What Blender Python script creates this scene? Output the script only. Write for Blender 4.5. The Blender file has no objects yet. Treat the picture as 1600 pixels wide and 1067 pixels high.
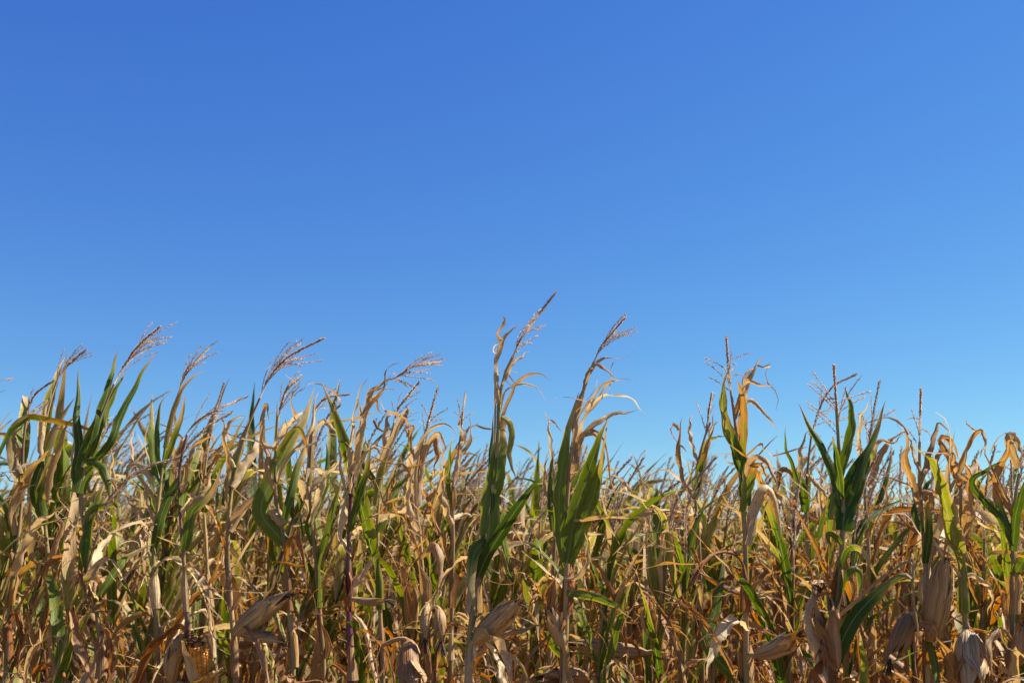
import bpy, math, numpy as np
from math import radians, sin, cos, pi

# ------------------------------------------------------------------ camera, sky, sun, exposure
SC = bpy.context.scene
CAM_Z, PITCH, LENS = 1.45, radians(11.9), 35.0
cam_d = bpy.data.cameras.new('camera'); cam = bpy.data.objects.new('camera', cam_d)
SC.collection.objects.link(cam); SC.camera = cam
cam.location = (0, 0, CAM_Z); cam.rotation_euler = (pi / 2 + PITCH, 0, 0)
cam_d.lens = LENS; cam_d.sensor_width = 36.0; cam_d.clip_end = 5000; cam_d.clip_start = 0.05
cam_d.dof.use_dof = True; cam_d.dof.focus_distance = 2.95; cam_d.dof.aperture_fstop = 3.4

SUN_AZ, SUN_EL = radians(76), radians(48)        # azimuth measured from the viewing direction towards the right
W = bpy.data.worlds.new('World'); SC.world = W; W.use_nodes = True
nt = W.node_tree; nt.nodes.clear()
sky = nt.nodes.new('ShaderNodeTexSky'); sky.sky_type = 'NISHITA'; sky.sun_disc = False
sky.sun_elevation = SUN_EL; sky.sun_rotation = SUN_AZ
sky.altitude = 200; sky.air_density = 1.0; sky.dust_density = 0.0; sky.ozone_density = 3.0
hsv = nt.nodes.new('ShaderNodeHueSaturation'); hsv.inputs['Hue'].default_value = 0.5; hsv.inputs['Saturation'].default_value = 1.16
tint = nt.nodes.new('ShaderNodeMix'); tint.data_type = 'RGBA'; tint.blend_type = 'MULTIPLY'; tint.inputs[0].default_value = 1.0; tint.inputs[7].default_value = (0.66, 0.83, 1.13, 1)   # white balance of the whole sky
bg = nt.nodes.new('ShaderNodeBackground'); bg.inputs['Strength'].default_value = 0.051
wo = nt.nodes.new('ShaderNodeOutputWorld')
nt.links.new(sky.outputs[0], hsv.inputs['Color']); nt.links.new(hsv.outputs[0], tint.inputs[6])
sepc = nt.nodes.new('ShaderNodeSeparateColor'); comc = nt.nodes.new('ShaderNodeCombineColor'); nt.links.new(tint.outputs[2], sepc.inputs[0])   # the camera's blue response, softer shoulder over the whole sky
for i, (k, e) in enumerate(((1.0, 1.0), (1.13, 0.97), (2.55, 0.5))):
    pw = nt.nodes.new('ShaderNodeMath'); pw.operation = 'POWER'; pw.inputs[1].default_value = e; ml = nt.nodes.new('ShaderNodeMath'); ml.operation = 'MULTIPLY'; ml.inputs[1].default_value = k
    nt.links.new(sepc.outputs[i], pw.inputs[0]); nt.links.new(pw.outputs[0], ml.inputs[0]); nt.links.new(ml.outputs[0], comc.inputs[i])
nt.links.new(comc.outputs[0], bg.inputs['Color']); nt.links.new(bg.outputs[0], wo.inputs['Surface'])

sun_d = bpy.data.lights.new('sun', 'SUN'); sun = bpy.data.objects.new('sun', sun_d); SC.collection.objects.link(sun)
sun_d.energy = 5.0; sun_d.angle = radians(0.53); sun_d.color = (1.0, 0.94, 0.84)
sun.rotation_euler = (pi / 2 - SUN_EL, 0, pi - SUN_AZ)
SC.view_settings.view_transform = 'Standard'; SC.view_settings.look = 'None'
SC.view_settings.exposure = 1.27; SC.view_settings.gamma = 1.0; SC.view_settings.use_curve_mapping = False
SC.cycles.max_bounces = 8; SC.cycles.transmission_bounces = 6; SC.cycles.diffuse_bounces = 4
SC.cycles.use_denoising = True

F = LENS / 36.0 * 1600.0
def at(px, py, Y):
    u, v = (px - 800) / F, (533.5 - py) / F
    d = np.array([u, cos(PITCH) - v * sin(PITCH), sin(PITCH) + v * cos(PITCH)])
    return np.array([0, 0, CAM_Z]) + d * (Y / d[1])
def to_px(p):
    r = np.array(p) - np.array([0, 0, CAM_Z]); z = r[1] * cos(PITCH) + r[2] * sin(PITCH)
    return 800 + F * r[0] / z, 533.5 - F * (-r[1] * sin(PITCH) + r[2] * cos(PITCH)) / z

# ------------------------------------------------------------------ materials
def new_mat(name):
    m = bpy.data.materials.new(name); m.use_nodes = True; m.node_tree.nodes.clear()
    return m, m.node_tree
def N(t, kind, **kw):
    n = t.nodes.new(kind)
    for k, v in kw.items():
        if k in n.inputs: n.inputs[k].default_value = v
        else: setattr(n, k, v)
    return n
def mix(t, fac, a, b, mode='MIX'):
    n = t.nodes.new('ShaderNodeMix'); n.data_type = 'RGBA'; n.blend_type = mode
    for sock, val in ((n.inputs[0], fac), (n.inputs[6], a), (n.inputs[7], b)):
        if isinstance(val, (int, float)): sock.default_value = val
        elif isinstance(val, tuple): sock.default_value = (*val, 1) if len(val) == 3 else val
        else: t.links.new(val, sock)
    return n.outputs[2]
def math_n(t, op, a, b=0.0, c=0.0, clamp=False):
    n = t.nodes.new('ShaderNodeMath'); n.operation = op; n.use_clamp = clamp
    for i, v in enumerate((a, b, c)):
        if isinstance(v, (int, float)): n.inputs[i].default_value = v
        else: t.links.new(v, n.inputs[i])
    return n.outputs[0]
def ramp(t, fac, stops):
    n = t.nodes.new('ShaderNodeValToRGB'); e = n.color_ramp.elements
    while len(e) < len(stops): e.new(0.5)
    for el, (p, c) in zip(e, stops): el.position = p; el.color = (*c, 1)
    t.links.new(fac, n.inputs[0]); return n.outputs[0]
def mrange(t, v, a, b, c=0.0, d=1.0):
    n = t.nodes.new('ShaderNodeMapRange'); n.clamp = True
    for i, x in zip((1, 2, 3, 4), (a, b, c, d)): n.inputs[i].default_value = x
    t.links.new(v, n.inputs[0]); return n.outputs[0]

def leaf_material(name='corn_leaf', husk=False):
    # attributes on every leaf: lc = (dryness, brownness, random), luv = (across 0..1, metres along, random)
    m, t = new_mat(name); L = t.links.new
    lc = N(t, 'ShaderNodeAttribute', attribute_name='lc'); sp = N(t, 'ShaderNodeSeparateColor'); L(lc.outputs['Color'], sp.inputs[0])
    dry, brown, rnd = sp.outputs
    uv = N(t, 'ShaderNodeAttribute', attribute_name='luv'); sx = N(t, 'ShaderNodeSeparateXYZ'); L(uv.outputs['Vector'], sx.inputs[0])
    u, v, r2 = sx.outputs
    def noise(su, sv, detail=3.0, rough=0.6, off=0.0):
        c = N(t, 'ShaderNodeCombineXYZ'); L(math_n(t, 'MULTIPLY', u, su), c.inputs[0]); L(math_n(t, 'MULTIPLY', v, sv), c.inputs[1])
        L(math_n(t, 'MULTIPLY_ADD', r2, 57.0, off), c.inputs[2])
        n = N(t, 'ShaderNodeTexNoise', Scale=1.0, Detail=detail, Roughness=rough); L(c.outputs[0], n.inputs['Vector']); return n.outputs[0]
    blot = noise(2.2, 14.0); streak = noise(24.0 if husk else 26.0, 2.5 if husk else 5.0, 4.0 if husk else 2.0, 0.65, 9.0); fine = noise(9.0, 60.0, 4.0, 0.65, 21.0); big = noise(1.2, 4.0, 2.0, 0.5, 33.0)
    d = math_n(t, 'ADD', dry, math_n(t, 'MULTIPLY', math_n(t, 'SUBTRACT', blot, 0.5), 0.55), clamp=True)
    d = math_n(t, 'ADD', d, math_n(t, 'MULTIPLY', math_n(t, 'SUBTRACT', streak, 0.5), 0.28), clamp=True)
    green = mix(t, rnd, (0.040, 0.078, 0.005), (0.155, 0.195, 0.014)); green = mix(t, math_n(t, 'MULTIPLY', mrange(t, big, 0.35, 0.7), rnd), green, (0.150, 0.185, 0.025))
    straw = mix(t, rnd, (0.44, 0.245, 0.075), (0.80, 0.635, 0.37)); straw = mix(t, mrange(t, fine, 0.35, 0.75, 0, 0.55), straw, (0.36, 0.215, 0.085))
    umber = mix(t, mrange(t, blot, 0.3, 0.7), (0.42, 0.160, 0.038), (0.165, 0.064, 0.024))
    b = math_n(t, 'ADD', brown, math_n(t, 'MULTIPLY', math_n(t, 'SUBTRACT', big, 0.5), 1.1), clamp=True)
    drycol = mix(t, b, straw, umber)
    yel = mix(t, rnd, (0.19, 0.24, 0.03), (0.36, 0.31, 0.07))
    c1 = mix(t, mrange(t, d, 0.22, 0.48), green, yel); col = mix(t, mrange(t, d, 0.48, 0.66), c1, drycol)
    # midrib, veins, specks
    au = math_n(t, 'ABSOLUTE', math_n(t, 'SUBTRACT', u, 0.5)); rib = mrange(t, au, 0.015, 0.045, 0.0 if husk else 0.48, 0.0)
    ribc = mix(t, d, (0.30, 0.34, 0.15), (0.58, 0.46, 0.29)); col = mix(t, rib, col, ribc)
    vein = N(t, 'ShaderNodeTexWave', wave_type='BANDS', bands_direction='X', Scale=3.4, Distortion=0.6, Detail=1.0)
    L(uv.outputs['Vector'], vein.inputs['Vector'])
    col = mix(t, mrange(t, vein.outputs['Fac'], 0.0, 1.0, 0.10 if husk else 0.26, 0.0), col, mix(t, 1.0, col, (0.5, 0.46, 0.4), 'MULTIPLY'))
    col = mix(t, mrange(t, streak, 0.44 if husk else 0.54, 0.62 if husk else 0.72, 0.0, 0.9 if husk else 0.45), col, mix(t, 1.0, col, (0.48, 0.38, 0.29), 'MULTIPLY'))
    spots = noise(11.0, 90.0, 1.0, 0.4, 71.0)
    col = mix(t, mrange(t, spots, 0.66, 0.74, 0.0, 0.2 if husk else 0.6), col, (0.075, 0.045, 0.028))
    p = N(t, 'ShaderNodeBsdfPrincipled'); L(col, p.inputs['Base Color'])
    L(mrange(t, d, 0.3, 0.7, 0.42, 0.52), p.inputs['Roughness']); L(mrange(t, d, 0.3, 0.7, 0.22, 0.34), p.inputs['Specular IOR Level'])
    bump = N(t, 'ShaderNodeBump', Strength=0.35, Distance=0.002)
    L(math_n(t, 'ADD', vein.outputs['Fac'], math_n(t, 'MULTIPLY', fine, 1.6)), bump.inputs['Height']); L(bump.outputs[0], p.inputs['Normal'])
    tr = N(t, 'ShaderNodeBsdfTranslucent'); hs = N(t, 'ShaderNodeHueSaturation', Hue=0.5, Saturation=1.2, Value=1.3); L(col, hs.inputs['Color']); L(hs.outputs[0], tr.inputs['Color'])
    ms = N(t, 'ShaderNodeMixShader'); ms.inputs[0].default_value = 0.14 if husk else 0.37
    L(p.outputs[0], ms.inputs[1]); L(tr.outputs[0], ms.inputs[2])
    o = N(t, 'ShaderNodeOutputMaterial'); L(ms.outputs[0], o.inputs['Surface']); return m

def simple_mat(name, a, b, c, scale, rough, bump=0.3, transl=0.0, stretch=(1, 1, 1)):
    # three-colour mottled material steered by lc.r (0 = a .. 1 = b) with c in blotches
    m, t = new_mat(name); L = t.links.new
    lc = N(t, 'ShaderNodeAttribute', attribute_name='lc'); sp = N(t, 'ShaderNodeSeparateColor'); L(lc.outputs['Color'], sp.inputs[0])
    g = N(t, 'ShaderNodeNewGeometry'); mp = N(t, 'ShaderNodeMapping'); mp.inputs['Scale'].default_value = stretch; L(g.outputs['Position'], mp.inputs['Vector'])
    n = N(t, 'ShaderNodeTexNoise', Scale=scale, Detail=4.0, Roughness=0.65); L(mp.outputs[0], n.inputs['Vector'])
    n2 = N(t, 'ShaderNodeTexNoise', Scale=scale * 0.22, Detail=2.0); L(mp.outputs[0], n2.inputs['Vector'])
    f = math_n(t, 'ADD', sp.outputs[0], math_n(t, 'MULTIPLY', math_n(t, 'SUBTRACT', n.outputs[0], 0.5), 0.9), clamp=True)
    col = mix(t, f, a, b); k = math_n(t, 'MULTIPLY', mrange(t, n2.outputs[0], 0.42, 0.62), sp.outputs[1])
    col = mix(t, k, col, c)
    p = N(t, 'ShaderNodeBsdfPrincipled', Roughness=rough); p.inputs['Specular IOR Level'].default_value = 0.3
    L(col, p.inputs['Base Color'])
    bm = N(t, 'ShaderNodeBump', Strength=bump, Distance=0.002); L(n.outputs[0], bm.inputs['Height']); L(bm.outputs[0], p.inputs['Normal'])
    o = N(t, 'ShaderNodeOutputMaterial')
    if transl:
        tr = N(t, 'ShaderNodeBsdfTranslucent'); L(col, tr.inputs['Color']); ms = N(t, 'ShaderNodeMixShader'); ms.inputs[0].default_value = transl
        L(p.outputs[0], ms.inputs[1]); L(tr.outputs[0], ms.inputs[2]); L(ms.outputs[0], o.inputs['Surface'])
    else: L(p.outputs[0], o.inputs['Surface'])
    return m

M_LEAF = leaf_material()
M_STALK = simple_mat('corn_stalk', (0.130, 0.140, 0.035), (0.38, 0.24, 0.10), (0.10, 0.030, 0.040), 60, 0.5, 0.3, 0, (1, 1, 0.12))
M_TASSEL = simple_mat('corn_tassel', (0.50, 0.35, 0.235), (0.76, 0.62, 0.45), (0.46, 0.30, 0.21), 90, 0.7, 0.1, 0.5)
M_HUSK = leaf_material('corn_husk', True)
M_SILK = simple_mat('corn_silk', (0.05, 0.028, 0.016), (0.12, 0.06, 0.03), (0.03, 0.016, 0.01), 90, 0.7)
M_KERNEL = simple_mat('corn_kernel', (0.50, 0.17, 0.014), (0.64, 0.29, 0.035), (0.28, 0.085, 0.012), 120, 0.32, 0.1)
M_SOIL = simple_mat('field_soil', (0.10, 0.065, 0.040), (0.17, 0.115, 0.070), (0.24, 0.18, 0.10), 9, 0.95, 1.0)

# ------------------------------------------------------------------ mesh pieces: (verts, quads, lc, luv)
RS = np.random.RandomState(11)
def grid_quads(n, m, closed=False):
    i, j = np.meshgrid(np.arange(n - 1), np.arange(m if closed else m - 1), indexing='ij'); j2 = (j + 1) % m
    return np.stack([i * m + j, i * m + j2, (i + 1) * m + j2, (i + 1) * m + j], -1).reshape(-1, 4)
def join(ps):
    ps = [p for p in ps if p is not None]; V, Q, A, B, o = [], [], [], [], 0
    for v, q, a, b in ps: V.append(v); Q.append(q + o); A.append(a); B.append(b); o += len(v)
    return np.concatenate(V), np.concatenate(Q), np.concatenate(A), np.concatenate(B)
def smooth(a, b, x): t = np.clip((x - a) / (b - a), 0, 1); return t * t * (3 - 2 * t)
def unit(v): return v / np.maximum(np.linalg.norm(v, axis=-1, keepdims=True), 1e-9)
def resample(P, n):
    P = np.asarray(P, float)
    if len(P) == 2: P = np.array([P[0], (P[0] + P[1]) / 2, P[1]])
    E = np.vstack([2 * P[0] - P[1], P, 2 * P[-1] - P[-2]]); out = []
    k = np.linspace(0, len(P) - 1, max(n * 3, 30)); i = np.minimum(k.astype(int), len(P) - 2); t = (k - i)[:, None]
    a, b, c, d = E[i], E[i + 1], E[i + 2], E[i + 3]
    C = 0.5 * (2 * b + (c - a) * t + (2 * a - 5 * b + 4 * c - d) * t ** 2 + (3 * b - a - 3 * c + d) * t ** 3)
    L = np.concatenate([[0], np.cumsum(np.linalg.norm(np.diff(C, axis=0), axis=1))]); s = np.linspace(0, L[-1], n)
    return np.stack([np.interp(s, L, C[:, q]) for q in range(3)], 1)
def attr(n, r, g, b): return np.stack([np.broadcast_to(x, n) for x in (r, g, b, 1.0)], 1).astype(np.float32)

def tube(P, R, k, lcv):
    T = unit(np.gradient(P, axis=0)); A = unit(np.cross(T, np.array([0.08, 1, 0.05]))); B = np.cross(T, A)
    an = np.arange(k) * 2 * pi / k; R = np.broadcast_to(R, len(P))
    V = P[:, None] + R[:, None, None] * (np.cos(an)[None, :, None] * A[:, None] + np.sin(an)[None, :, None] * B[:, None])
    V = V.reshape(-1, 3); return V, grid_quads(len(P), k, True), attr(len(V), *lcv), np.zeros((len(V), 3), np.float32)

def sheet(C, T, S, Nn, w, roll, cols, dry, brown, rnd, rs, wave=0.0, freq=5.0, edge=0.32, tip=0.55, tear=0.0, crease=None):
    """a leaf blade: centre line C, side S, upper side Nn, half widths w, curl roll; returns a piece"""
    n = len(C); u = np.linspace(-1, 1, cols)[None, :]; w = w[:, None]; roll = np.maximum(roll, 0.05)[:, None]; s = np.linspace(0, 1, n)
    if tear:
        j = 1 - tear * np.abs(rs.normal(0, 1, (n, cols))) * (np.abs(u) > 0.9); uu = u * np.clip(j, 0.35, 1)
    else: uu = np.broadcast_to(u, (n, cols))
    nk = (cols - 1) // 2; x = np.zeros((n, cols)); z = np.zeros((n, cols)); cr = crease if crease is not None else (0.42 if np.mean(dry) > 0.6 else 0.10)
    for sg in (-1, 1):
        base_ph = rs.uniform(0, 6.28)
        for k in range(nk):
            ang = roll[:, 0] * (k + 0.5) / nk + cr * (np.sin(s * rs.uniform(6, 22) + base_ph + k * 2.1) + 0.45 * rs.normal(0, 1, n)); dw = w[:, 0] * (np.abs(uu[:, nk + sg * (k + 1)]) - np.abs(uu[:, nk + sg * k]))
            x[:, nk + sg * (k + 1)] = x[:, nk + sg * k] + sg * dw * np.cos(ang); z[:, nk + sg * (k + 1)] = z[:, nk + sg * k] + dw * np.sin(ang)
    ph = rs.uniform(0, 6.28, 2); ws = np.where(uu > 0, np.sin(freq * 6.28 * s[:, None] + ph[0]), np.sin(freq * 1.13 * 6.28 * s[:, None] + ph[1]))
    z = z + wave * np.abs(uu) ** 1.5 * ws * np.minimum(1, w / 0.012)
    V = C[:, None] + S[:, None] * x[..., None] + Nn[:, None] * z[..., None]
    L = np.concatenate([[0], np.cumsum(np.linalg.norm(np.diff(C, axis=0), axis=1))])
    ts = rs.uniform(0.25, 0.85); d = np.clip(dry + tip * smooth(ts, ts + 0.35, s)[:, None] + edge * np.abs(u) ** 3, 0, 1)
    lc = np.stack([d, np.broadcast_to(np.clip(brown, 0, 1), d.shape), np.full(d.shape, rnd), np.ones(d.shape)], -1).reshape(-1, 4)
    luv = np.stack([np.broadcast_to((u + 1) / 2, d.shape), np.broadcast_to(L[:, None], d.shape), np.full(d.shape, rs.rand())], -1).reshape(-1, 3)
    return V.reshape(-1, 3), grid_quads(n, cols), lc.astype(np.float32), luv.astype(np.float32)

def spin(S, Nn, ph):
    c, s = np.cos(ph)[:, None], np.sin(ph)[:, None]; return S * c + Nn * s, Nn * c - S * s

def leaf(rs, stalk, z0, az, L, Wd, th0, th1, p, dry, brown, kink=None, wind=0.0, twist=0.0, roll=0.5, crum=0.0, wave=0.004, sheath=0.14, rad=0.011, nseg=12, cols=3, tear=0.0):
    """grows out of the stalk: sheath round the stalk, collar, blade arching from th0 to th1 (angles from upright)"""
    ns = 3; zs = np.linspace(z0, z0 + sheath, ns, endpoint=False); a = np.array([cos(az), sin(az), 0])
    Cs = np.stack([stalk(z) for z in zs]) + a * rad
    s = np.linspace(0, 1, nseg + 1); th = th0 + (th1 - th0) * s ** p
    if kink: th = th + kink[1] * smooth(kink[0] - 0.03, kink[0] + 0.03, s)
    th = np.clip(th + crum * 9 * np.sin(s * rs.uniform(7, 16) + rs.rand() * 6) * s, 0.02, 3.1)
    azs = az + crum * 14 * np.sin(s * rs.uniform(5, 12) + rs.rand() * 6) * s
    T = np.stack([np.sin(th) * np.cos(azs), np.sin(th) * np.sin(azs), np.cos(th)], 1)
    T = unit(T + np.array([1, 0.15, 0]) * (wind * s)[:, None])
    C0 = stalk(z0 + sheath) + a * rad; st = T * (L / nseg); Cb = C0 + np.vstack([[0, 0, 0], np.cumsum((st[1:] + st[:-1]) / 2, axis=0)])
    low = Cb[:, 2] < 0.02; Cb[low, 2] = 0.02
    C = np.vstack([Cs, Cb]); TT = np.vstack([np.repeat([[0, 0, 1.0]], ns, 0), T])
    S = np.cross(np.array([0, 0, 1.0]), TT * [1, 1, 0]); bad = np.linalg.norm(S, axis=1) < 0.02; S[bad] = [-a[1], a[0], 0]; S = unit(S)
    S = np.where((S @ np.array([-a[1], a[0], 0]))[:, None] < -0.2, -S, S); S[:ns] = [-a[1], a[0], 0]
    Nn = unit(np.cross(TT, S)); Nn[:ns] = -a; S, Nn = spin(S, Nn, np.concatenate([np.zeros(ns), twist * s ** 1.3 + (0.6 * np.sin(s * 9 + rs.rand() * 6) * s if dry > 0.6 else 0)]))
    wb = Wd / 2 * (0.8 + 0.2 * smooth(0, 0.25, s)) * np.maximum(0.03, 1 - np.clip((s - 0.3) / 0.7, 0, 1) ** 1.4)
    rl = roll + 1.9 * (1 - smooth(0, 0.14, s)); rl = rl * (1 + 0.35 * np.sin(s * 8 + rs.rand() * 6) * (dry > 0.6))
    w = np.concatenate([np.full(ns, rad * 1.1 * 2.6), wb]); r = np.concatenate([np.full(ns, 2.6), rl])
    rn = rs.rand(); main = sheet(C, TT, S, Nn, w, r, cols, dry, brown, rn, rs, wave, rs.uniform(3, 7), tear=tear)
    if nseg < 10 or (dry < 0.6 and rs.rand() < 0.6): return main
    return join([main] + [strip(rs, C[rs.randint(ns + 1, len(C) - 3)], TT[rs.randint(ns + 1, len(C) - 3)], brown, rn) for _ in range(rs.randint(1, 8))])
def strip(rs, p, t0, brown, rn):
    """a torn shred hanging off a dry leaf"""
    n = 9; s = np.linspace(0, 1, n)[:, None]; L = rs.uniform(0.07, 0.32); D = unit(t0 * (1 - s) + rs.normal(0, 0.55, 3) + np.array([0.25, 0, -1.0]) * s * rs.uniform(-0.2, 1.6) + 0.5 * np.sin(s * rs.uniform(3, 12) + rs.rand(3) * 6))
    C = p + np.vstack([[0, 0, 0], np.cumsum(D[1:] * L / (n - 1), axis=0)]); T = unit(np.gradient(C, axis=0)); S = unit(np.cross(T, rs.normal(0, 1, 3) + [0, 3, 0])); Nn = np.cross(T, S); S, Nn = spin(S, Nn, s[:, 0] * rs.normal(0, 2))
    return sheet(C, T, S, Nn, rs.uniform(0.0018, 0.0070) * (1 - 0.85 * s[:, 0] ** 1.5) * (1 + 0.35 * np.sin(s[:, 0] * 11 + rs.rand() * 6)), np.full(n, 1.0), 3, 0.95, np.clip(brown + rs.normal(0, 0.15), 0, 1), rn, rs, 0.0)

def diamonds(rs, P, T, spacing, Ls, Wsz, around):
    L = np.concatenate([[0], np.cumsum(np.linalg.norm(np.diff(P, axis=0), axis=1))]); n = max(2, int(L[-1] / spacing))
    s = (np.repeat(np.linspace(0.02, 1, n), around) + rs.normal(0, 0.3 / n, n * around)) * L[-1]; s = np.clip(s, 0, L[-1])
    p = np.stack([np.interp(s, L, P[:, q]) for q in range(3)], 1); t = unit(np.stack([np.interp(s, L, T[:, q]) for q in range(3)], 1))
    rad = unit(np.cross(t, rs.normal(0, 1, t.shape))); d = unit(t + rad * rs.uniform(0.15, 0.5, (len(t), 1)))
    sz = rs.uniform(0.75, 1.25, (len(t), 1)); s1 = unit(np.cross(d, rad)); V, Q = [], []
    p = p + rad * Wsz * 0.3; k = len(p)
    for side in (s1, np.cross(d, s1)):
        V.append(np.stack([p, p + d * Ls * 0.45 * sz + side * Wsz * 0.5 * sz, p + d * Ls * sz, p + d * Ls * 0.45 * sz - side * Wsz * 0.5 * sz], 1).reshape(-1, 3))
    V = np.concatenate(V); Q = np.arange(len(V)).reshape(-1, 4); c = np.repeat(np.tile(rs.rand(k), 2), 4)
    return V, Q, attr(len(V), c, rs.rand(), 0.5), np.zeros((len(V), 3), np.float32)

def tassel(rs, axis, nb, blen, spread, wind, lod, first=0.04, last=0.5, th=1.0):
    """main spike along axis plus side branches; returns [spike, branch, branch ...]"""
    P = resample(axis, (14, 9, 5)[lod]); T = unit(np.gradient(P, axis=0)); Lt = np.linalg.norm(np.diff(P, axis=0), axis=1).sum()
    sp, ls, wz, ar = ((0.0028, 0.0090, 0.0033, 4), (0.0055, 0.011, 0.0044, 3), (0.024, 0.030, 0.008, 1))[lod]
    ls *= th; wz *= th
    h = max(1, int(len(P) * 0.15)); out = [join([tube(P, np.linspace(0.0028, 0.0009, len(P)) * th, (5, 3, 3)[lod], (0.5, 0.3, 0.5)), diamonds(rs, P[h:], T[h:], sp, ls, wz, ar)])]
    for i in range(nb):
        f = first + (last - first) * (i + rs.rand()) / nb; b0 = np.array([np.interp(f * (len(P) - 1), np.arange(len(P)), P[:, q]) for q in range(3)])
        t0 = T[int(f * (len(P) - 1))]; side = unit(np.cross(t0, rs.normal(0, 1, 3))); n = (9, 6, 3)[lod]; s = np.linspace(0, 1, n)[:, None]
        sd = spread * rs.uniform(0.5, 1.4); lb = blen * rs.uniform(0.6, 1.15) * (1 - 0.45 * f)
        D = unit(t0 + side * (sd * (0.55 + 0.45 * s)) + np.array([1, 0, -0.12]) * wind * s ** 1.2 + np.array([0, 0, -1]) * rs.uniform(0, 0.35) * s ** 2 + rs.normal(0, 0.05, 3))
        B = b0 + np.vstack([[0, 0, 0], np.cumsum(D[1:] * lb / (n - 1), axis=0)]); TB = unit(np.gradient(B, axis=0)); g = max(1, n // 5)
        out.append(join([tube(B, np.linspace(0.0012, 0.0006, n) * th, 3, (0.55, 0.4, 0.5)), diamonds(rs, B[g:], TB[g:], sp * 1.6, ls * 0.8, wz * 0.72, 2 if lod < 2 else 1)]))
    return out

def ear(rs, base, tip, R, dry=0.95, brown=0.1, nh=6, lod=0, open_=0.0, kernels=False, root_pt=None):
    """an ear in its husk: overlapping husk leaves round an axis, loose papery tips, silk tuft, shank"""
    base, tip = np.asarray(base, float), np.asarray(tip, float); ax = tip - base; L = np.linalg.norm(ax); t = ax / L
    A = unit(np.cross(t, [0.1, 1, 0.2])); B = np.cross(t, A); n, c = ((12, 7), (8, 5), (6, 3))[lod]; s = np.linspace(0, 1, n); husk = []
    bend = rs.normal(0, 0.005, 2)
    for k in range(nh):
        a0 = k * 2.4 + rs.rand(); ln = rs.uniform(0.62, 1.18); half = rs.uniform(0.55, 1.2)
        if kernels: wv = np.array([0.8, -0.8, 0.0]); a0 = math.atan2(wv @ B, wv @ A) + (pi + rs.uniform(-1.6, 1.6) if k < 6 else rs.uniform(-0.5, 0.5)); ln = rs.uniform(0.85, 1.1) if k < 6 else 0.45; half = 1.0
        lay = 1 + 0.07 * (k / nh) + rs.uniform(0, 0.03)
        q = s * ln; prof = np.sin(np.clip(q * 0.94 + 0.03, 0, 1) ** 0.80 * pi) ** 0.75; prof = np.maximum(prof, 0.10)
        fl = smooth(0.5, 1.0, s) * (open_ * rs.uniform(0.4, 1.4) + rs.uniform(0, 0.25))
        rr = R * (prof * lay + fl * 0.9); sp_ = half * (1 - 0.80 * smooth(0.55, 1, s) ** 1.2); u = np.linspace(-1, 1, c)[None]
        an = a0 + u * sp_[:, None] + 0.25 * s[:, None] * rs.uniform(-1, 1)
        rip = 1 + 0.07 * np.sin(u * 8 + k * 1.7) + 0.02 * rs.normal(0, 1, (n, 1)) * smooth(0.5, 1, s)[:, None]
        C = base + np.outer(q * L, t) + np.outer(np.sin(q * pi) * bend[0], A) + np.outer(np.sin(q * pi) * bend[1], B)
        V = C[:, None] + (rr[:, None] * rip)[..., None] * (np.cos(an)[..., None] * A + np.sin(an)[..., None] * B)
        V = V.reshape(-1, 3); d = np.full(len(V), dry + rs.uniform(-0.06, 0.05)); uu = np.broadcast_to((u + 1) / 2 * 0.45 + rs.uniform(0, 0.1) + (0.55 if k % 2 else 0.0) * 0, (n, c)).reshape(-1)
        husk.append((V, grid_quads(n, c), attr(len(V), d, np.clip(brown + rs.uniform(0.0, 0.35), 0, 1), rs.uniform(0.0, 0.8)), np.stack([uu * 2.2, np.repeat(q * L, c), np.full(len(V), rs.rand())], 1).astype(np.float32)))
    P = resample([root_pt, base * 0.5 + np.asarray(root_pt) * 0.5 + [0, 0, 0.012], base, base + t * 0.25 * L], 8) if root_pt is not None else resample([base - t * 0.03, base, base + t * 0.3 * L], 8); shank = tube(P, np.linspace(0.0075, 0.006, 8), 6, (0.9, 0.2, 0.5))
    sil = []
    for k in range((14, 5, 2)[lod]):
        D = unit(t + rs.normal(0, 0.35, 3)); P = tip - t * L * 0.08 + np.outer(np.linspace(0, 1, 4), D * 0.035) + np.outer(np.linspace(0, 1, 4) ** 2, [0.004, 0, -0.012])
        sil.append(tube(P, np.linspace(0.0022, 0.0010, 4), 3, (rs.rand(), 0.4, 0.5)))
    kern = None
    if kernels:
        kk = []
        for i in range(24):
            f = 0.18 + 0.75 * i / 24; rr = R * 0.80 * (1 - 0.35 * smooth(0.75, 1, f)); cc = base + t * f * L; st = 0.75 * L / 24
            for j in range(15):
                an = 2 * pi * (j + 0.5 * (i % 2) * 0.3) / 15 + i * 0.01; o = cos(an) * A + sin(an) * B; tt = -sin(an) * A + cos(an) * B
                h = pi * rr / 15 * 0.9; p0 = cc + o * rr * 0.86; V = []
                for (hh, up) in ((h, 0.0), (h * 0.95, 0.11 * R), (h * 0.55, 0.17 * R)):
                    for (x, y) in ((-1, -1), (1, -1), (1, 1), (-1, 1)): V.append(p0 + tt * x * hh + t * y * st * 0.48 * hh / h + o * up)
                Q = np.vstack([grid_quads(3, 4, True), [[8, 9, 10, 11]]]); kk.append((np.array(V), Q, attr(12, rs.rand(), rs.rand(), 0.5), np.zeros((12, 3), np.float32)))
        Pc = resample([base + t * L * 0.1, base + t * L * 0.6, base + t * L * 1.0], 10); kk.append(tube(Pc, R * 0.66 * np.array([1, 1, 1, 1, 1, 0.98, 0.92, 0.8, 0.55, 0.04]), 10, (0.0, 1.0, 0.5)))
        kern = join(kk)
    return husk, shank, join(sil), kern

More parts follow.
